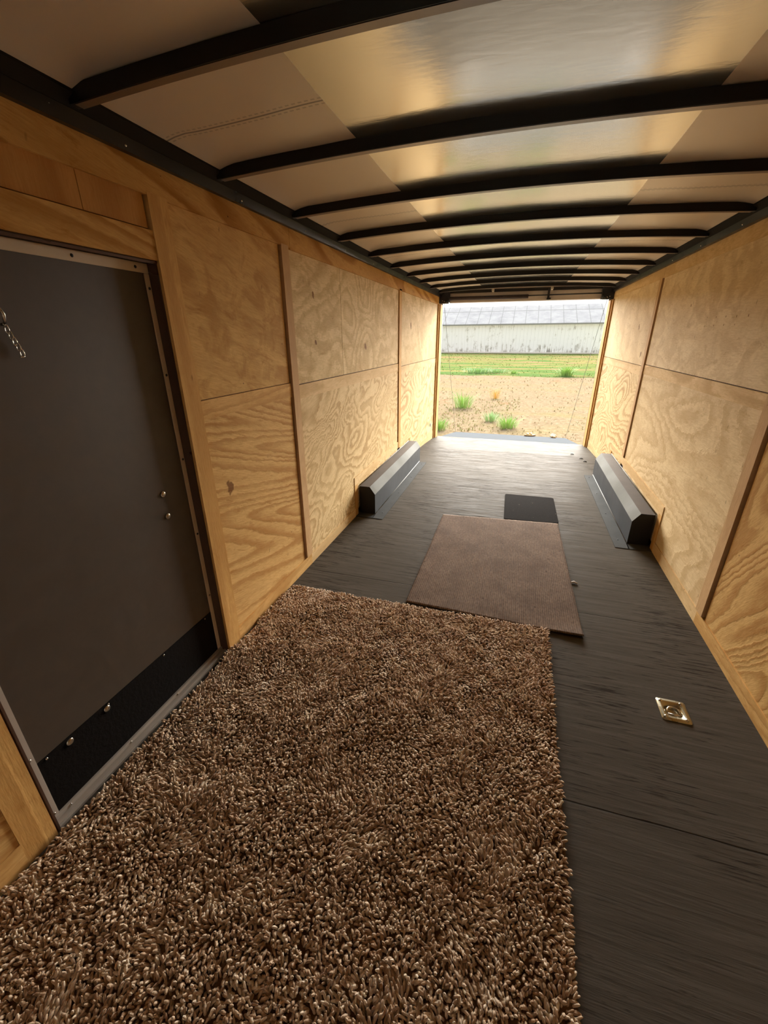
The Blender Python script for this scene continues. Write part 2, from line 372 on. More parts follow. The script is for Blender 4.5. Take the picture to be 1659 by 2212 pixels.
# ------------------------------------------------------------------ floor (with a pocket for the recessed tie-down)
fb = MB()
hx0, hx1, hy0, hy1 = .878, .952, 1.663, 1.742
xs = [-W-.1, hx0, hx1, W+.1]; ys = [YF, hy0, hy1, YD, YE]
for i in range(3):
    for j in range(4):
        if i == 1 and j == 1: continue
        a, b, c, d = xs[i], xs[i+1], ys[j], ys[j+1]
        fb.add([(a, c, zf(c)), (b, c, zf(c)), (b, d, zf(d)), (a, d, zf(d))], [(0, 1, 2, 3)])
        fb.add([(a, c, zf(c)-.06), (b, c, zf(c)-.06), (b, d, zf(d)-.06), (a, d, zf(d)-.06)], [(3, 2, 1, 0)])
fb.add([(-W-.1, YE, ZD), (W+.1, YE, ZD), (W+.1, YE, ZD-.14), (-W-.1, YE, ZD-.14)], [(0, 1, 2, 3)])
floor = fb.build('floor', M['floor']); tag(floor, kind='structure', label='grey painted plywood trailer floor')

# ------------------------------------------------------------------ walls
def wall(side):
    s = -1 if side == 'left' else 1
    nm = 'wall_'+side
    b = MB(); xo, xi = s*(W+.11), s*(W+.012)
    x0, x1 = min(xo, xi), max(xo, xi)
    if s < 0:
        b.box(x0, x1, YF, DY0, -.1, 2.3); b.box(x0, x1, DY1, YE, -.16, 2.3); b.box(x0, x1, DY0, DY1, DZ1, 2.3)
        b.box(x0, x1-.02, DY0, DY1, -.1, 0)
    else: b.box(x0, x1, YF, YE, -.16, 2.3)
    o = b.build(nm, M['groove']); tag(o, kind='structure', label='plywood lined %s wall of the trailer' % side)
    return o
wl = wall('left'); wr = wall('right')
def ply(s, parent, y0, y1, z0, z1, mat, t=.012, drop=False, name='plywood_panel', proud=0.0, bev=0):
    b = MB(); xi = s*(W-proud); xo = s*(W+t)
    def q(x): return [(x, y0, z0+(zf(y0) if drop else 0)), (x, y1, z0+(zf(y1) if drop else 0)), (x, y1, z1), (x, y0, z1)]
    if drop and y0 < YD < y1:
        ply(s, parent, y0, YD, z0, z1, mat, t, False, name, proud); y0 = YD
        return ply(s, parent, YD, y1, z0, z1, mat, t, True, name, proud)
    b.hexa(q(xo), q(xi)); return b.build(name, mat, parent, bevel=bev, seg=1)
g = .006
L = -1
# left wall panels
ply(L, wl, YF, .43, 1.29+g, 2.02, M['ply_near_up']); ply(L, wl, YF, .43, 0, 1.21, M['ply_near_low'])
ply(L, wl, .52, 1.193, 1.91, 2.02, M['ply_over_door']); ply(L, wl, 1.196, DY1-.012, 1.91, 2.02, M['ply_over_door'])
ply(L, wl, 1.55, 2.352, 1.29+g, 2.02, M['ply_near_up']); ply(L, wl, 1.55, 2.352, .05, 1.215, M['ply_near_low'])
ply(L, wl, 2.45, 3.208, 1.27+g, 2.02, M['ply_mid_up']); ply(L, wl, 3.212, 4.818, 1.27+g, 2.02, M['ply_mid_up']); ply(L, wl, 2.45, 4.818, .05, 1.20, M['ply_mid_low'])
ply(L, wl, 4.93, 7.10, 1.23+g, 2.02, M['ply_rear_up']); ply(L, wl, 4.93, 7.10, .0, 1.16, M['ply_rear_low'], drop=True)
# right wall panels
R_ = 1
ply(R_, wr, YF, 2.362, 1.29+g, 2.02, M['ply_r_near']); ply(R_, wr, YF, 2.362, .05, 1.215, M['ply_r_near'])
ply(R_, wr, 2.49, 4.775, 1.29+g, 2.02, M['ply_r_up']); ply(R_, wr, 2.49, 4.775, .05, 1.215, M['ply_r_low'])
ply(R_, wr, 4.90, 7.10, 1.27+g, 2.02, M['ply_r_up2']); ply(R_, wr, 4.90, 7.10, .0, 1.19, M['ply_r_low2'], drop=True)
# battens: verticals, rails, top and bottom strips (sit proud of the panels)
P = .006
def bat(s, par, y0, y1, z0, z1, mat, proud=P, name='batten', drop=False): return ply(s, par, y0, y1, z0, z1, mat, .012, drop, name, proud)
bat(L, wl, .43, .522, 0, 2.02, M['bat_v'], .004); bat(L, wl, DY1, 1.55, 0, 2.02, M['bat_v'], .012)
bat(L, wl, 2.372, 2.45, .085, 2.02, M['bat_v2'], .012); bat(L, wl, 4.835, 4.93, .3, 2.02, M['bat_v'], .010)
bat(L, wl, YF, .43, 1.20, 1.285, M['bat_hn'], .001, 'rail'); bat(L, wl, 1.55, 2.36, 1.21, 1.292, M['bat_hn'], .003, 'rail')
bat(L, wl, 2.45, 4.83, 1.185, 1.27, M['bat_h'], .002, 'rail'); bat(L, wl, 4.93, 7.13, 1.15, 1.23, M['bat_h'], .002, 'rail')
bat(L, wl, .522, DY1, DZ1, 1.905, M['bat_top'], .008, 'rail')
bat(L, wl, YF, 2.47, 2.012, H, M['bat_top'], .010, 'top_rail'); bat(L, wl, 2.473, 4.98, 2.005, H, M['bat_top'], .010, 'top_rail'); bat(L, wl, 4.983, YE, 2.005, H, M['bat_top'], .010, 'top_rail')
bat(L, wl, YF, .43, 0, .10, M['bat_hn'], .004, 'bottom_rail'); bat(L, wl, 1.55, 2.45, 0, .083, M['bat_hn'], .006, 'bottom_rail'); bat(L, wl, 2.45, 3.36, 0, .075, M['bat_h'], .006, 'bottom_rail')
bat(R_, wr, YF, 2.46, 0, .083, M['bat_hn'], .006, 'bottom_rail'); bat(R_, wr, 2.46, 3.36, 0, .083, M['bat_h'], .006, 'bottom_rail')
for s, par in ((L, wl), (R_, wr)):     # plywood surround of the wheel boxes
    bat(s, par, 3.36, 5.47, .30, .375, M['bat_h'], .006, 'wheel_box_surround'); bat(s, par, 3.36, 3.43, 0, .30, M['bat_v'], .006, 'wheel_box_surround'); bat(s, par, 5.40, 5.47, 0, .30, M['bat_v'], .006, 'wheel_box_surround')
    bat(s, par, 5.47, 7.1, .0, .06, M['bat_h'], .004, 'bottom_rail', True)
bat(R_, wr, 2.385, 2.47, .085, 2.02, M['bat_v2'], .012); bat(R_, wr, 4.795, 4.87, .378, 2.02, M['bat_v2'], .012)
bat(R_, wr, YF, 2.375, 1.21, 1.295, M['bat_h'], .003, 'rail'); bat(R_, wr, 2.47, 4.785, 1.21, 1.29, M['bat_h'], .002, 'rail'); bat(R_, wr, 4.87, 7.13, 1.185, 1.27, M['bat_h'], .002, 'rail')
bat(R_, wr, YF, 2.5, 2.005, H, M['bat_top'], .010, 'top_rail'); bat(R_, wr, 2.503, 4.80, 2.02, H, M['bat_h'], .003, 'top_rail'); bat(R_, wr, 4.803, YE, 2.02, H, M['bat_h'], .003, 'top_rail')
# rear posts: plywood edge strips standing beside the opening
for s, par in ((L, wl), (R_, wr)):
    b = MB()
    for (y0, y1, t) in ((7.115, 7.17, .018), (7.18, YE, .034)):
        q = lambda x: [(x, y0, zf(y0)), (x, y1, zf(y1)), (x, y1, 2.01), (x, y0, 2.01)]
        b.hexa(q(s*(W+.012)), q(s*(W-t)))
    tr = b.build('trim_4' if s < 0 else 'trim_5', M['bat_v']); tag(tr, kind='structure', label='plywood post strip at the rear end of the %s wall' % ('left' if s < 0 else 'right'))
    b = MB(); b.box(*sorted((s*(W-.032), s*(W+.10))), YE, YE+.035, ZD-.1, 2.3); b.build('rear_jamb', M['black'], tr)
# oval hole cover low on the left wall near the opening
b = MB(); b.lathe([(.028, 0), (.028, .004), (.02, .006)], (-W, 6.86, .20), (1, 0, 0), 20)
hc = b.build('hole_cover', M['black']); tag(hc, 'small black oval cap low on the left plywood wall near the open ramp', 'hole cover')
# front wall behind the camera
b = MB(); b.box(-W-.1, W+.1, YF-.05, YF, -.1, 2.3); wf = b.build('wall_front', plain('white front wall', srgb(228, 226, 220), .6)); tag(wf, kind='structure', label='white front wall behind the camera')

# ------------------------------------------------------------------ side door
door = empty('door_1', (-1.275, DY0, 0)); tag(door, kind='structure', label='charcoal side entry door with tan trim strips')
def dpart(b, name, mat, bevel=0, par=door):
    o = b.build(name, mat, None, bevel=bevel); o.parent = par
    off = Vector(door.location)
    if par is door: o.location = -off
    return o
XD = -1.275
b = MB(); b.box(XD-.04, XD, DY0, DY1, 0.0, DZ1); dp = dpart(b, 'door_panel', M['door_skin'])
b = MB()   # jamb lining between wall face and door
b.box(XD, -W-.001, DY1-.006, DY1+.002, 0, DZ1); b.box(XD, -W-.001, DY0-.002, DY0+.006, 0, DZ1); b.box(XD, -W-.001, DY0, DY1, DZ1-.006, DZ1)
b.prism([(-W-.001, DZ1), (-W+.004, DZ1-.004), (-W-.001, DZ1-.012)], DY0, DY1)
dpart(b, 'door_frame', M['jamb'], .001)
def strip(y0, y1, z0, z1):
    b = MB(); b.box(XD, XD+.006, y0, y1, z0, z1); return dpart(b, 'edge_trim', M['alu_beige'], .0015)
strip(DY0+.02, DY1-.007, DZ1-.040, DZ1-.008); strip(DY1-.029, DY1-.007, .03, DZ1-.041); 
b = MB(); b.box(XD, XD+.006, DY0+.007, DY0+.036, .02, DZ1-.041); dpart(b, 'edge_trim', M['sill'], .0015)
b = MB(); b.box(XD, XD+.003, DY0+.037, DY1-.030, .03, .265); dpart(b, 'kick_plate', M['kick'])
b = MB(); b.box(XD, -W-.004, DY0, DY1, 0, .012); b.box(XD, XD+.012, DY0, DY1, .012, .028); b.box(-W-.022, -W-.010, DY0, DY1, .012, .018)
dpart(b, 'threshold', M['sill'], .001)
for (y, z) in ((1.296, .947), (1.296, .848), (.821, .243), (.673, .243)):
    b = MB(); b.lathe([(.0135, 0), (.0135, .002), (.012, .004), (.008, .0065), (.003, .0075)], (XD+.002, y, z), (1, 0, 0), 20)
    b.box(XD+.009, XD+.0100, y-.005, y+.005, z-.0012, z+.0012)
    dpart(b, 'bolt', M['screw'])
for (y, z) in ((1.15, 1.786), (1.39, 1.786), (1.437, 1.72), (1.437, 1.41), (1.437, 1.06), (1.437, .70), (1.437, .36), (.83, 1.786), (.552, .30), (.552, .04), (.552, .9)):
    b = MB(); b.lathe([(.0055, 0), (.0045, .002), (.002, .003)], (XD+.006, y, z), (1, 0, 0), 10); dpart(b, 'trim_screw', M['screw'] if z < .5 else M['steel_dark'])
for (y, z) in ((.595, .256), (.83, .256), (1.11, .256), (1.38, .256)):
    b = MB(); b.lathe([(.005, 0), (.004, .002), (.002, .003)], (XD+.003, y, z), (1, 0, 0), 10); dpart(b, 'kick_plate_screw', M['screw'])
for y in (.60, .86, 1.12): 
    b = MB(); b.lathe([(.005, 0), (.004, .002), (.002, .003)], (XD+.012, y, .02), (1, 0, 0), 10); dpart(b, 'threshold_screw', M['screw'])
# latch hasp with hanging chain at the left edge of the frame
b = MB(); b.box(XD, XD+.004, .84, .875, 1.585, 1.66); b.tube([(XD+.012, .885, 1.64), (XD+.022, .89, 1.61), (XD+.012, .893, 1.585)], .004)
b.tube([(XD, .885, 1.64), (XD+.012, .885, 1.64)], .004); b.tube([(XD, .893, 1.585), (XD+.012, .893, 1.585)], .004)
hasp = dpart(b, 'latch', M['screw'])
b = MB()
for i in range(5):
    c = Vector((XD+.012, .893+.005*i, 1.573-.0155*i)); ring = []
    for k in range(13):
        t = 2*PI*k/12; a = math.cos(t)*.0055; h = math.sin(t)*.0115
        ring.append(c+(Vector((0, a, h)) if i % 2 == 0 else Vector((a, .3*a, h))))
    b.tube(ring, .0016, 6, cap=False)
b.tube([(XD+.012, .905, 1.50), (XD+.012, .921, 1.503)], .0022, 6)
ch = b.build('chain', M['screw']); ch.parent = hasp

# ------------------------------------------------------------------ ceiling
ZE, ZC = 2.145, 2.183           # underside of the bows at the walls and at the crown
def zb(x): return ZE+(ZC-ZE)*max(0, 1-(x/1.17)**2)
b = MB(); b.box(-W-.1, W+.1, YF-.05, YE+.03, 2.29, 2.32); ceil = b.build('ceiling', M['skin']); tag(ceil, kind='structure', label='arched sheet roof lining between black bows')
BOWS = [1.18+.629*k for k in range(10)]
def sheet(x0, x1, y0, y1, dz, nx, ny, mat, name, wave, seedv):
    vs = []; fs = []
    for j in range(ny+1):
        y = y0+(y1-y0)*j/ny
        ph = ((y-1.18+.629*5) % .629)/.629
        for i in range(nx+1):
            x = x0+(x1-x0)*i/nx
            n_ = noise.noise(Vector((x*2.6, y*2.1, seedv)))
            sag = -.006*math.sin(PI*ph)
            vs.append((x, y, -.014*(max(0, abs(x)-1.07)/.095)**1.6+zb(x)+.040+dz+sag*min(1, (1.1651-abs(x))*7)+(wave*n_ if nx > 15 else .003*noise.noise(Vector((x*2.6, y*2.1, 1.0)))+wave*n_*min(1, max(0, abs(x)-.555)*5))*min(1, (1.1651-abs(x))*7)))
    for j in range(ny):
        for i in range(nx):
            a = j*(nx+1)+i; fs.append((a, a+1, a+nx+2, a+nx+1))
    o = MB().add(vs, fs, 0, True).build(name, mat, ceil)
    sol = o.modifiers.new('thickness', 'SOLIDIFY'); sol.thickness = .0015; sol.offset = 1; sol.use_rim = False
    return o
sheet(-.565, .56, YF, YE-.08, 0, 20, 340, M['roof_c'], 'centre_sheet', .003, 1.0)
sheet(-1.165, -.555, YF, YE-.08, .0016, 14, 340, M['roof_s'], 'side_sheet', .007, 4.0)
sheet(.55, 1.165, YF, YE-.08, .0016, 14, 340, M['roof_s'], 'side_sheet', .007, 8.0)
for s in (-1, 1):
    b = MB()
    b.prism([(s*(W-.001), H-.002), (s*(W-.03), H-.002), (s*(W-.036), H+.036), (s*(W-.001), H+.040)], YF, YE)
    o = b.build('trim_1' if s < 0 else 'trim_2', M['cove']); tag(o, kind='structure', label='black steel angle along the top of the %s wall' % ('left' if s < 0 else 'right'))
    b = MB(); b.prism([(s*(W-.002), H+.040), (s*(W-.037), H+.037), (s*(1.155), ZE+.023), (s*1.155, ZE+.052), (s*(W-.002), ZE+.052)], YF, YE)
    b.build('inner_flashing', M['cove_in'], o)
    for k, y in enumerate(BOWS):
        for dy in (-.045, .20):
            b = MB(); b.lathe([(.0055, 0), (.005, .002), (.002, .004)], (s*(W-.03), y+dy, H+.012+(.012 if dy < 0 else 0)), (-s, 0, -.3), 8); b.build('screw', M['screw'], o)
BW, BH = .028, .040
ORD = ['nearest the camera at top left', 'second from the camera', 'third from the camera', 'fourth from the camera', 'fifth from the camera', 'fifth from the rear opening', 'fourth from the rear opening', 'third from the rear opening', 'second from the rear opening', 'closest to the rear opening and its header']
def make_bow():
    n = 30; b = MB(); vs = []
    root = empty('roof_bow', (0, 0, ZE))
    for i in range(n+1):
        x = -1.175+2.35*i/n; z = zb(x)-ZE
        vs += [(x, 0, z), (x, BW, z), (x, BW, z+BH), (x, 0, z+BH)]
    fs = []; mi = []
    for i in range(n):
        for k in range(4):
            fs.append((i*4+k, i*4+(k+1) % 4, i*4+4+(k+1) % 4, i*4+4+k)); mi.append(0)
    for f in fs: b.f.append(f); b.m.append(0); b.sm.append(False)
    b.v = vs; b.f += [(0, 1, 2, 3), (n*4+3, n*4+2, n*4+1, n*4)]; b.m += [0, 0]; b.sm += [False, False]
    b.build('tube', M['bow'], root)
    b = MB(); vs = []; fs = []
    for i in range(n+1):
        x = -1.16+2.32*i/n; z = zb(x)-ZE-.0012
        vs += [(x, .004, z), (x, BW+.003, z), (x, BW+.003, z+.003), (x, .004, z+.0011)]
    for i in range(n):
        for k in range(4): fs.append((i*4+k, i*4+(k+1) % 4, i*4+4+(k+1) % 4, i*4+4+k))
    fs += [(0, 1, 2, 3), (n*4+3, n*4+2, n*4+1, n*4)]
    o = b.add(vs, fs).build('underside_strip', M['bow_under'], root); tag(o, 'pale metallic strip under the black tube')
    return root
bow0 = make_bow()
for i, y in enumerate(BOWS):
    o = bow0 if i == 0 else copy_tree(bow0)
    o.location = (0, y, ZE)
    tag(o, 'black arched roof bow under the ceiling sheets, '+ORD[i], 'roof bow', 'black roof bows across the ceiling')

# ------------------------------------------------------------------ rear header
b = MB(); b.box(-W-.1, W+.1, 7.26, YE+.03, 2.035, 2.29); hd = b.build('trim_3', plain('brown grey header steel', srgb(188, 178, 172), .5, 0), bevel=.004); tag(hd, kind='structure', label='brown grey steel header over the rear opening')
b = MB(); b.box(-W, W, 7.245, 7.262, 2.16, 2.20); b.build('header_lip', M['cove'], hd)
for s in (-1, 1):
    b = MB(); b.box(*sorted((s*1.07, s*(W-.005))), 7.16, 7.27, 2.02, 2.19); b.build('corner_gusset', plain('dark blue grey steel', srgb(40, 40, 46), .4, .3), hd, bevel=.004)
    b = MB(); b.lathe([(.022, 0), (.022, .02), (.012, .03)], (s*1.09, 7.15, 2.045), (0, -1, 0), 12); b.build('bearing', M['steel_dark'], hd)
    for k in range(3):
        b = MB(); b.lathe([(.007, 0), (.006, .005)], (s*(1.11+.03*k), 7.16, 2.035+.01*k), (0, -1, 0), 8); b.build('nut', M['screw'], hd)
sp_ = empty('torsion_spring', (-.5, 7.19, 2.085)); tag(sp_, 'dark torsion spring on a thin shaft under the rear header above the opening', 'spring')
b = MB()
n = 260; pts = []
b.tube([(-1.07, 7.19, 2.085), (.09, 7.19, 2.085)], .026, 16)
o = b.build('coil', plain('dark coil', srgb(60, 52, 54), .5, .4)); o.parent = sp_; o.location = -Vector(sp_.location)
b = MB()
for k in range(116):
    x = -1.07+.01*k; b.lathe([(.0275, 0), (.029, .0035), (.0275, .007)], (x, 7.19, 2.085), (1, 0, 0), 12)
o2 = b.build('coil_winding', plain('coil wire', srgb(72, 64, 66), .4, .6), o)
b = MB(); b.tube([(.09, 7.19, 2.095), (1.08, 7.19, 2.10)], .009, 10); o = b.build('shaft', M['steel_dark']); o.parent = sp_; o.location = -Vector(sp_.location)
b = MB(); b.box(.352, .380, 7.17, 7.262, 2.035, 2.19); b.box(.345, .40, 7.16, 7.19, 2.035, 2.06)
o = b.build('centre_bracket', plain('bracket', srgb(48, 47, 52), .4, .3), None, .002); o.parent = sp_; o.location = -Vector(sp_.location)
for x, nm in ((-.41, 'left of centre'), (.395, 'beside the spring bracket')):
    b = MB(); b.box(x-.016, x+.016, 6.95, 7.05, 2.148, 2.184); b.box(x-.012, x+.012, 7.05, 7.06, 2.130, 2.184)
    o = b.build('light_clip', plain('pale clip', srgb(188, 180, 168), .5), None, .003)
    tag(o, 'small pale metal clip hanging from the ceiling before the header, '+nm, 'clip', 'pale clips before the header')

# ------------------------------------------------------------------ wheel boxes
def wheel_box(s, y0, y1, label):
    root = empty('wheel_box', (s*W, y0, 0)); tag(root, label, 'wheel box', 'steel wheel boxes along the walls')
    X = lambda x: s*x
    prof = [(X(W-.014), 0), (X(1.067), 0), (X(1.067), .197), (X(1.118), .268), (X(W-.014), .268)]
    off = -Vector(root.location)
    def add(b, nm, mat, bev=0):
        o = b.build(nm, mat, None, bev); o.parent = root; o.location = off; return o
    n = len(prof)
    b = MB()
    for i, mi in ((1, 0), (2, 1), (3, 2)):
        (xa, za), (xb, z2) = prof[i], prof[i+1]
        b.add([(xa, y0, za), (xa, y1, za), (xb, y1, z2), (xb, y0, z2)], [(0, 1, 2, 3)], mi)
    add(b, 'cover', [M['steel_dark'], M['chamfer_lit'], M['wheel_top']])  # light painted per face: shaded side, lit chamfer, brown reflection on top
    for y in (y0, y1):
        b = MB(); b.add([(x, y, z) for x, z in prof], [tuple(range(n))]); b.add([(x, y+(.002 if y == y0 else -.002), z) for x, z in prof], [tuple(range(n))]); add(b, 'end_plate', M['black'])
    b = MB(); xa, xb = sorted((X(.965), X(1.070))); b.box(xa, xb, y0-.10, y1-.06, .0005, .0045); xa, xb = sorted((X(1.06), X(W-.007))); b.box(xa, xb, y0-.10, y0, .0005, .0045)
    add(b, 'floor_flange', M['flange'], .001)
    b = MB(); b.tube([(X(1.068), y0+.01, .006), (X(1.068), y1-.03, .006)], .005, 6); add(b, 'sealant_bead', plain('pale sealant', srgb(130, 130, 126), .8))
    b = MB(); b.tube([(X(W-.008), y0+.01, .272), (X(W-.008), y1-.01, .272)], .004, 6); add(b, 'wall_bead', plain('wall sealant', srgb(120, 116, 108), .8))
    for k in range(4):
        b = MB(); b.lathe([(.006, 0), (.005, .003)], (X(1.01), y0+.05+k*(y1-y0-.2)/3, .0045), (0, 0, 1), 8); add(b, 'screw', M['black'])
wheel_box(-1, 3.46, 5.38, 'grey steel wheel box with chamfered top along the left plywood wall')
wheel_box(1, 3.46, 5.38, 'grey steel wheel box with chamfered top along the right plywood wall')

# ------------------------------------------------------------------ recessed tie-down ring in the floor
def tie_down():
    cx, cy = .915, 1.7025
    root = empty('tie_down_ring', (cx, cy, 0)); tag(root, 'zinc recessed tie-down plate with four bolts in the bare grey floor at right', 'tie-down')
    off = -Vector(root.location)
    def add(b, nm, mat, bev=0, par=root):
        o = b.build(nm, mat, None, bev); o.parent = par
        if par is root: o.location = off
        return o
    b = MB(); N = 24
    # plate: rounded square rim -> raised bead -> down into the pan
    def loop(hx, hy, r, z):
        out = []
        for q in range(4):
            sx = (1, -1, -1, 1)[q]; sy = (1, 1, -1, -1)[q]
            for k in range(6):
                t = PI/2*q+PI/2*k/5
                out.append((cx+sx*(hx-r)+r*math.cos(t), cy+sy*(hy-r)+r*math.sin(t), z))
        return out
    loops = [loop(.058, .063, .012, .0005), loop(.058, .063, .012, .003), loop(.048, .053, .012, .0035), loop(.0455, .0505, .014, .006), loop(.0425, .0475, .016, .006), loop(.040, .045, .018, .0035), loop(.035, .037, .024, .003), loop(.032, .034, .026, -.012), loop(.026, .028, .024, -.022), loop(.010, .010, .009, -.023)]
    vs = [v for l in loops for v in l]; fs = []
    for i in range(len(loops)-1):
        for k in range(N): fs.append((i*N+k, i*N+(k+1) % N, (i+1)*N+(k+1) % N, (i+1)*N+k))
    fs.append(tuple((len(loops)-1)*N+k for k in range(N)))
    b.add(vs, fs, 0, True); add(b, 'plate', M['galv'])
    for sx in (-1, 1):
        for sy in (-1, 1):
            b = MB(); b.lathe([(.0085, 0), (.008, .003), (.0055, .0055), (.002, .0062)], (cx+sx*.0405, cy+sy*.0455, .0035), (0, 0, 1), 14); add(b, 'bolt', M['screw'])
    b = MB(); pts = []
    for k in range(15):
        t = PI*k/14; pts.append((cx+.024*math.cos(t), cy-.006+.026*math.sin(t), .001))
    pts = [(cx+.024, cy-.020, -.002)]+pts+[(cx-.024, cy-.020, -.002)]
    b.tube(pts, .0042, 8); b.tube([(cx-.027, cy-.022, -.001), (cx+.027, cy-.022, -.001)], .0042, 8); add(b, 'ring', M['screw'])
tie_down()
for x0, x1, y, nm in ((-.945, -.815, 7.075, 'left'), (.865, .995, 7.16, 'right')):
    b = MB(); z = zf(y)
    b.box(x0, x1, y-.035, y+.035, z-.004, z+.006); b.box(x0+.02, x1-.02, y-.02, y+.02, z+.005, z+.009)
    b.tube([(x0+.03, y-.012, z+.011), (x0+.045, y+.018, z+.013), (x1-.045, y+.018, z+.013), (x1-.03, y-.012, z+.011)], .004, 6)
    o = b.build('rear_tie_down', plain('bright zinc '+nm, srgb(226, 228, 236), .4, .4), None, .002, (x0+.065, y, z)); tag(o, 'pale flush tie-down plate in the %s rear of the floor by the ramp hinge' % nm, 'tie-down', 'flush tie-downs at the rear threshold')

# ------------------------------------------------------------------ ramp door, hinge, cables
RY0, RY1, RZ0, RZ1 = 7.43, 9.85, -.115, -.515
ramp = empty('ramp_door', (0, RY0, RZ0)); tag(ramp, 'pale grey ramp door lowered to the dirt behind the trailer', 'ramp')
def rz(y): return RZ0+(RZ1-RZ0)*(y-RY0)/(RY1-RY0)
def rp_(b, nm, mat, bev=0, smooth=False):
    o = b.build(nm, mat, None, bev); o.parent = ramp; o.location = -Vector(ramp.location); return o
b = MB(); b.hexa([(-1.18, RY0, RZ0-.05), (1.18, RY0, RZ0-.05), (1.20, RY1, RZ1-.045), (-1.20, RY1, RZ1-.045)], [(-1.18, RY0, RZ0), (1.18, RY0, RZ0), (1.20, RY1, RZ1), (-1.20, RY1, RZ1)])
rp_(b, 'ramp_deck', plain('pale grey ramp paint', srgb(88, 91, 94), .9, 0, .1, 5, 0, .0), .004)
b = MB(); b.box(-1.17, 1.17, YE+.002, RY0-.002, ZD-.05, ZD-.012); rp_(b, 'hinge', M['black'])
for s, nm in ((-1, 'left'), (1, 'right')):
    b = MB(); b.tube([(s*1.165, 7.30, 2.03), (s*1.19, 9.75, rz(9.75)+.02)], .0028, 6)
    o = b.build('ramp_cable', plain('steel cable '+nm, srgb(120, 116, 110), .5, .5), None); tag(o, 'thin steel cable from the header down to the %s corner of the ramp' % nm, 'cable', 'ramp lift cables')

# ------------------------------------------------------------------ sandals on the ramp edge
def sandal(loc, rz_, label):
    root = empty('sandal', loc); root.rotation_euler = (math.atan2(RZ1-RZ0, RY1-RY0)*.6, 0, rz_); tag(root, label, 'sandal', 'sandals left on the ramp edge')
    out = []
    for k in range(24):
        t = 2*PI*k/24; x = .125*math.cos(t); wdt = .046+(.007 if math.cos(t) > 0 else -.006)*abs(math.cos(t)); out.append((x, wdt*math.sin(t)*(1.0)))
    def slab(z0, z1, g, rise):
        vs = [(x*g, y*g, z0) for x, y in out]+[(x*g, y*g, z1+rise*(x/.12)**2) for x, y in out]
        n = 24; return MB().add(vs, [tuple(range(n))[::-1], tuple(range(n, 2*n))]+[(i, (i+1) % n, n+(i+1) % n, n+i) for i in range(n)])
    slab(0, .014, 1, .004).build('sole', plain('brown sole', srgb(106, 78, 54), .8), root, .003)
    slab(.0145, .030, .97, .008).build('footbed', plain('tan cork footbed', srgb(206, 170, 122), .85), root, .003)
    for (x0, wd, hh) in ((.055, .05, .040), (-.015, .036, .048)):
        b = MB(); vs = []; n = 14
        for i in range(n+1):
            t = PI*i/n; y = .050*math.cos(t); z = .020+hh*math.sin(t)**.8
            for (dx, dr) in ((-wd/2, 0), (wd/2, 0), (wd/2, .004), (-wd/2, .004)): vs.append((x0+dx, y*(1+dr*12), z+dr))
        fs = []
        for i in range(n):
            for k in range(4): fs.append((i*4+k, i*4+(k+1) % 4, i*4+4+(k+1) % 4, i*4+4+k))
        o = b.add(vs, fs, 0, True).build('strap', plain('tan strap', srgb(222, 190, 130), .7), root)
        b = MB(); b.box(x0-.009, x0+.009, .030, .036, .020+hh*.72, .020+hh*.72+.016); b.build('buckle', M['jamb'], o)
sandal((.45, 9.66, rz(9.66)+.010), PI+.25, 'tan sandal on the ramp edge turned sideways, the left one')
sandal((.92, 9.62, rz(9.62)+.010), -PI/2+.25, 'tan sandal on the ramp edge seen end on, the right one')

# ------------------------------------------------------------------ carpet runner and mat
def slab_poly(pts, z0, z1, name, mat, loc, bevel=.0, curl=None, sub=1):
    n = len(pts); b = MB()
    b.add([(x, y, z0) for x, y in pts]+[(x, y, z1) for x, y in pts], [tuple(range(n))[::-1], tuple(range(n, 2*n))]+[(i, (i+1) % n, n+(i+1) % n, n+i) for i in range(n)])
    return b.build(name, mat, None, bevel, loc)
def runner():
    c = [(-.435, 2.16), (.592, 2.11), (.563, 3.70), (-.45, 3.62)]   # near-left, near-right, far-right, far-left
    nu, nv = 60, 90; vs = []; fs = []
    for j in range(nv+1):
        for i in range(nu+1):
            u, v = i/nu, j/nv
            x = (c[0][0]*(1-u)+c[1][0]*u)*(1-v)+(c[3][0]*(1-u)+c[2][0]*u)*v
            y = (c[0][1]*(1-u)+c[1][1]*u)*(1-v)+(c[3][1]*(1-u)+c[2][1]*u)*v
            e = min(u, 1-u, 1)*1.0; fray = noise.noise(Vector((x*40, y*40, 3)))*.004 if (i in (0, nu) or j in (0, nv)) else 0
            z = .006+max(0, noise.noise(Vector((x*3, y*3, 1))))*.004+.012*max(0, u-.8)*5*max(0, .06-v)/.06
            vs.append((x+fray, y+fray, z))
    for j in range(nv):
        for i in range(nu):
            a = j*(nu+1)+i; fs.append((a, a+1, a+nu+2, a+nu+1))
    root = empty('carpet_runner', (.07, 2.9, 0)); tag(root, 'brown ribbed carpet piece on the floor beyond the shag rug', 'carpet')
    o = MB().add(vs, fs, 0, True).build('carpet', M['runner'], root, 0, (.07, 2.9, 0)); o.location = (0, 0, 0)
    sm = o.modifiers.new('thickness', 'SOLIDIFY'); sm.thickness = .004; sm.offset = -1
    b = MB(); b.add([(p[0], p[1], .0008) for p in c]+[(p[0], p[1], .0022) for p in c], [(3, 2, 1, 0), (4, 5, 6, 7), (0, 1, 5, 4), (1, 2, 6, 5), (2, 3, 7, 6), (3, 0, 4, 7)])
    o = b.build('backing', M['runner_back'], root, 0, (.07, 2.9, 0)); o.location = (0, 0, 0)
runner()
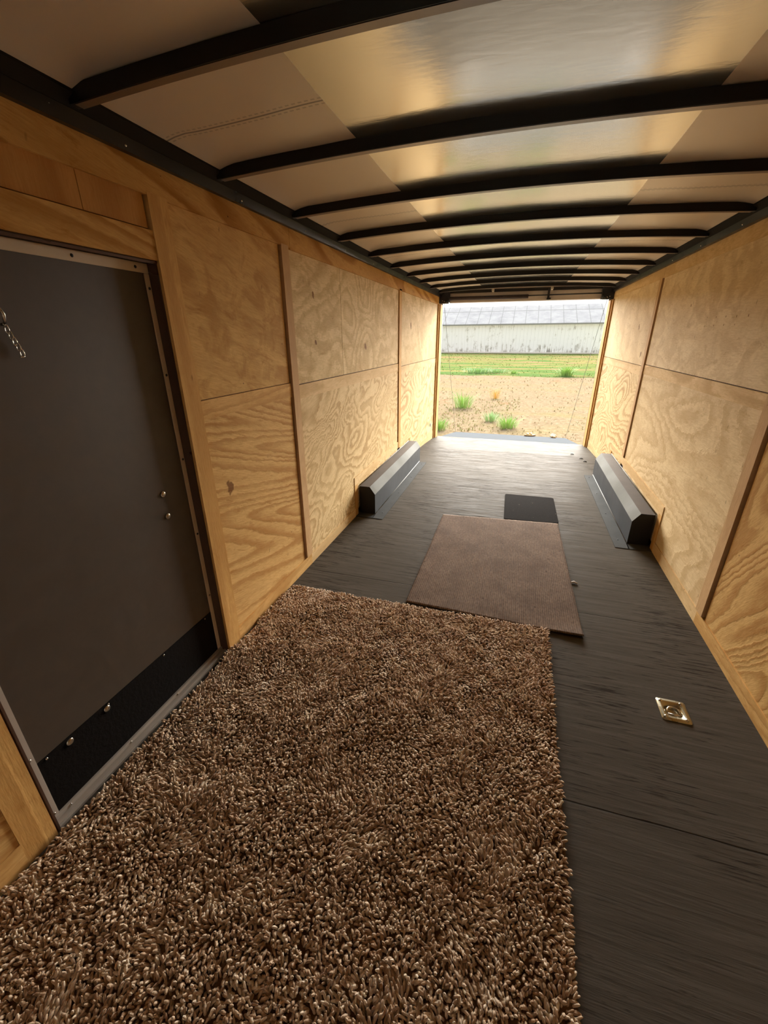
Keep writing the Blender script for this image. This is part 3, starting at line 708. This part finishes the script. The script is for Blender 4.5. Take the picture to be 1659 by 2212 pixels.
def rounded(pts, r, n=5):
    out = []
    N = len(pts)
    for i in range(N):
        p = Vector(pts[i]); a = (Vector(pts[i-1])-p).normalized(); c = (Vector(pts[(i+1) % N])-p).normalized()
        for k in range(n+1):
            t = k/n; q = (1-t)**2*(p+a*r)+2*t*(1-t)*p+t*t*(p+c*r); out.append((q.x, q.y))
    return out
o = slab_poly(rounded([(.10, 3.682), (.572, 3.712), (.565, 4.375), (.085, 4.365)], .03), .0005, .009, 'floor_mat', M['mat'], (.33, 4.0, 0), .002)
tag(o, 'small dark mat with rounded corners at the far end of the carpet piece', 'mat')

# ------------------------------------------------------------------ shag rug
RX0, RX1, RYa, RYb = -1.205, .405, -.55, 2.115
rug = empty('shag_rug', ((RX0+RX1)/2, .8, 0)); tag(rug, 'large tan shag rug covering the near floor beside the side door', 'rug')
b = MB(); b.box(RX0, RX1, RYa, RYb, .0005, .012); o = b.build('backing', M['rug_back'], rug, 0, tuple(rug.location)); o.location = (0, 0, 0)
def pile():
    sp = .0088
    nx, ny = int((RX1-RX0)/sp), int((RYb-RYa)/sp)
    gx, gy = np.meshgrid(np.arange(nx), np.arange(ny)); gx = gx.ravel(); gy = gy.ravel(); N = gx.size
    X = RX0+(gx+.5+rng.uniform(-.45, .45, N))*sp; Y = RYa+(gy+.5+rng.uniform(-.45, .45, N))*sp
    def sn(f, seed, oct=1):
        r = np.random.default_rng(seed); out = np.zeros(N)
        for _ in range(10):
            th = r.uniform(0, 2*PI); k = f*r.uniform(.6, 1.6); out += np.sin(k*(X*np.cos(th)+Y*np.sin(th))+r.uniform(0, 6.28))
        return out/math.sqrt(5)
    lx = .45*sn(16, 1)+.35*sn(45, 2)+rng.normal(0, .55, N)
    ly = .45*sn(16, 3)+.35*sn(45, 4)+rng.normal(0, .55, N)-.15
    edge = np.minimum(np.minimum(X-RX0, RX1-X), RYb-Y)
    lx += np.where(RX1-X < .02, .9, 0)-np.where(X-RX0 < .012, .1, 0); ly += np.where(RYb-Y < .02, .9, 0)
    ln = (.024+.004*sn(11, 5)*.6+rng.uniform(-.004, .004, N))*1.0
    th = np.arctan(np.clip(np.hypot(lx, ly), 0, 1.5)); az = np.arctan2(ly, lx)
    tone = np.clip(.5+.16*sn(60, 6)+rng.normal(0, .22, N), 0, 1)
    S = 5; ts = np.array([0, .35, .7, .93, 1.0]); rad = np.array([.0026, .0040, .0042, .0030, .0010])*1.0
    K = 5
    P = np.zeros((N, S, 3)); 
    for i, t in enumerate(ts):
        a = th*(.35+.75*t); P[:, i, 0] = X+np.cos(az)*np.sin(a)*ln*t; P[:, i, 1] = Y+np.sin(az)*np.sin(a)*ln*t; P[:, i, 2] = .008+np.cos(a)*ln*t
    D = P[:, -1]-P[:, 0]; D /= np.linalg.norm(D, axis=1, keepdims=True)
    U = np.cross(D, np.array([0.3, .9, .1])); U /= np.linalg.norm(U, axis=1, keepdims=True); V = np.cross(D, U)
    rs = rng.uniform(.8, 1.25, N)
    verts = np.zeros((N, S, K, 3))
    for k in range(K):
        ang = 2*PI*k/K
        for i in range(S):
            verts[:, i, k] = P[:, i]+(U*math.cos(ang+i*.6)+V*math.sin(ang+i*.6))*(rad[i]*rs)[:, None]
    vv = verts.reshape(-1, 3)-np.array(rug.location)
    base = (np.arange(N)*S*K)[:, None]
    q = np.array([[i*K+k, i*K+(k+1) % K, (i+1)*K+(k+1) % K, (i+1)*K+k] for i in range(S-1) for k in range(K)])
    faces = (base[:, :, None]+q[None]).reshape(-1, 4)
    me = bpy.data.meshes.new('pile'); me.vertices.add(len(vv)); me.vertices.foreach_set('co', vv.ravel())
    me.loops.add(faces.size); me.loops.foreach_set('vertex_index', faces.ravel().astype(np.int32))
    me.polygons.add(len(faces)); me.polygons.foreach_set('loop_start', np.arange(0, faces.size, 4, dtype=np.int32))
    me.polygons.foreach_set('loop_total', np.full(len(faces), 4, dtype=np.int32)); me.polygons.foreach_set('use_smooth', np.ones(len(faces), dtype=bool))
    me.update(calc_edges=True); me.validate()
    at = me.attributes.new('tone', 'FLOAT', 'POINT'); at.data.foreach_set('value', np.repeat(tone, S*K))
    me.materials.append(M['yarn']); o = bpy.data.objects.new('pile', me); COL.objects.link(o); o.parent = rug; o['kind'] = 'stuff'
pile()

# ------------------------------------------------------------------ small litter on the floor
for i, (x, y) in enumerate(((1.02, 6.1), (.93, 6.35), (1.05, 5.95), (.60, 2.70))):
    b = MB(); z = zf(y); b.tube([(x-.02, y, z+.006), (x, y+.01, z+.009), (x+.022, y-.004, z+.005)], [.004, .007, .004], 6)
    o = b.build('debris', M['black'] if i < 3 else plain('pale scrap', srgb(200, 195, 185), .7)); tag(o, ['dark crumb of dirt on the rear floor, middle one', 'dark crumb of dirt on the rear floor, farthest one', 'dark crumb of dirt on the rear floor beside the right wheel box', 'pale scrap beside the right edge of the brown carpet piece'][i], 'debris')

# ------------------------------------------------------------------ outside ground
GZ = -.56
def field(name, x0, x1, y0, y1, nx, ny, mat, z, amp, edge=None):
    vs = []; fs = []
    for j in range(ny+1):
        for i in range(nx+1):
            x = x0+(x1-x0)*i/nx; y = y0+(y1-y0)*j/ny
            if edge and j == 0: y += edge*noise.noise(Vector((x*.35, 2, 0)))+edge*.5*noise.noise(Vector((x*1.7, 2, 0)))
            if edge: z_ = -.06 if j == 0 else 0
            else: z_ = 0
            vs.append((x, y, z+z_+amp*noise.noise(Vector((x*1.3, y*.8, 0)))))
    for j in range(ny):
        for i in range(nx):
            a = j*(nx+1)+i; fs.append((a, a+1, a+nx+2, a+nx+1))
    return MB().add(vs, fs, 0, True).build(name, mat)
o = field('ground', -60, 60, -12, 120, 120, 120, mat_dirt(), GZ-.02, .03); tag(o, kind='structure', label='dry tan dirt yard behind the trailer')
o = field('lawn', -60, 60, 26.0, 61.5, 160, 60, mat_grass(), GZ+.012, .015, 1.2); lawn = o; tag(o, 'yellow green patchy lawn between the dirt and the white barn', 'lawn', kind='stuff')
def blades(b, x, y, z, n, h, spread, wd, mi=0, lean=.5):
    for _ in range(n):
        a = random.uniform(0, 2*PI); r = random.uniform(0, spread)*.5; hh = h*random.uniform(.55, 1.1); l = lean*random.uniform(.3, 1.3)*hh
        p0 = Vector((x+math.cos(a)*r, y+math.sin(a)*r, z)); d = Vector((math.cos(a), math.sin(a), 0)); s = Vector((-d.y, d.x, 0))*wd*.5
        p1 = p0+d*l*.35+Vector((0, 0, hh*.6)); p2 = p0+d*l+Vector((0, 0, hh))
        b.add([p0-s, p0+s, p1+s*.9, p1-s*.9, p2], [(0, 1, 2, 3), (3, 2, 4)], mi, True)
GR = plain('weed green', srgb(150, 180, 100), .8, 0, .25, 6); GR2 = plain('grey green leaf', srgb(156, 182, 128), .8, 0, .25, 6); YL = plain('dry yellow stalk', srgb(206, 168, 90), .8, 0, .2, 6)
def weed(x, y, n, h, spread, wd, mat, label, name='weed'):
    b = MB(); blades(b, x, y, GZ-.03, int(n*1.0), h, spread, wd*.5, 0, .8)
    st = MB(); 
    for k in range(5): st.tube([(x+random.uniform(-.03, .03), y, GZ-.04), (x+random.uniform(-.2, .2)*spread, y+random.uniform(-.1, .1), GZ+h*.7)], .004, 5)
    root = empty(name, (x, y, GZ)); tag(root, label, 'weed', 'weeds growing in the dirt yard')
    for bb, nm in ((b, 'leaves'), (st, 'stem')):
        o = bb.build(nm, mat, None); o.parent = root; o.location = -Vector(root.location)
weed(-1.55, 13.9, 150, .52, .55, .025, GR, 'tallest green weed in the dirt, farther out than three lower green tufts')
weed(-.52, 11.8, 130, .26, .40, .022, GR2, 'small green weed beyond the ramp, just left of the nearest tuft')
weed(-.07, 11.0, 190, .30, .48, .022, GR, 'round green weed just beyond the middle of the ramp edge')
weed(-1.72, 10.35, 200, .30, .55, .022, GR, 'green weed beside the left corner of the ramp')
weed(-.68, 16.4, 60, .42, .4, .02, YL, 'dry yellow grass clump in the middle of the dirt')
weed(-2.45, 28.0, 260, .35, 1.7, .07, GR2, 'wide low leafy weed at the left edge of the lawn')
weed(-1.3, 28.2, 200, .28, 1.5, .07, GR2, 'low leafy weed right of the wide one at the lawn edge')
weed(2.60, 26.9, 200, .55, .8, .07, GR, 'leafy weed at the lawn edge near the right side of the opening')
weed(-.25, 27.6, 70, .25, .5, .06, GR, 'tiny green weed at the middle of the lawn edge')
b = MB(); 
for _ in range(1100):
    y = 10.05+17*random.random()**1.5; x = -.3+random.uniform(-1, 1)*(y*.22+.9); blades(b, x, y, GZ-.02, 1, .04+.002*y, .01, .006+.0009*y, 0, 2.2)
o = b.build('straw_litter', plain('straw', srgb(166, 150, 114), 1, 0, .1, 12, 0, 0)); tag(o, 'dry straw scattered over the dirt behind the ramp', 'straw', kind='stuff')
b = MB()
for _ in range(500):
    y = 10.2+6*random.random(); x = -.9+random.uniform(-1, .5)*(y*.14); blades(b, x, y, GZ-.02, 3, .06, .05, .010, 0, .9)
o = b.build('sparse_grass', plain('yellow green grass', srgb(140, 142, 76), .9)); tag(o, 'sparse yellow green grass growing in the dirt at left', 'grass', kind='stuff')
b = MB()
for _ in range(1500):
    y = random.uniform(25.9, 60); x = random.uniform(-.24, .20)*y-.3; blades(b, x, y, GZ, 1, .06+.0008*y, .02, .02+.0006*y, 0, 1.6)
o = b.build('blades', plain('lawn blade', srgb(130, 136, 56), .9, 0, .25, .4), lawn); tag(o, kind='stuff')

# ------------------------------------------------------------------ barn
barn = empty('barn', (-8, 62, GZ)); tag(barn, 'long weathered white barn with grey sheet metal roof across the lawn', 'barn')
def bp(b, nm, mat):
    o = b.build(nm, mat, None); o.parent = barn; o.location = -Vector(barn.location); return o
BX0, BX1 = -40, 9.3; BZ = 2.98
yf = lambda x: 62.6-.09*x*.9
def strip_box(x0, x1, d0, d1, z0, z1, z2=None, z3=None):
    b = MB(); z2 = z0 if z2 is None else z2; z3 = z1 if z3 is None else z3
    b.hexa([(x0, yf(x0)+d0, z0), (x1, yf(x1)+d0, z0), (x1, yf(x1)+d1, z2), (x0, yf(x0)+d1, z2)], [(x0, yf(x0)+d0, z1), (x1, yf(x1)+d0, z1), (x1, yf(x1)+d1, z3), (x0, yf(x0)+d1, z3)]); return b
bp(strip_box(BX0, BX1, 0, .2, GZ-.2, BZ), 'barn_wall', mat_barn_wall())
b = MB(); b.hexa([(BX1-.2, yf(BX1), GZ-.2), (BX1, yf(BX1), GZ-.2), (BX1+1, yf(BX1)+12, GZ-.2), (BX1+.8, yf(BX1)+12, GZ-.2)], [(BX1-.2, yf(BX1), BZ), (BX1, yf(BX1), BZ), (BX1+1, yf(BX1)+12, BZ), (BX1+.8, yf(BX1)+12, BZ)]); bp(b, 'end_wall', mat_barn_wall())
bp(strip_box(BX0, BX1+.25, -.4, 5.2, BZ-.05, BZ+.08, BZ+2.35, BZ+2.48), 'barn_roof', mat_barn_roof())
bp(strip_box(BX0, BX1+.25, -.45, -.33, BZ-.10, BZ+.05), 'eave_trim', plain('grey eave', srgb(140, 138, 130), .7))
bp(strip_box(BX0, BX1, -.06, .0, GZ-.2, GZ+.14), 'plinth', plain('pale footing', srgb(214, 206, 194), .9))
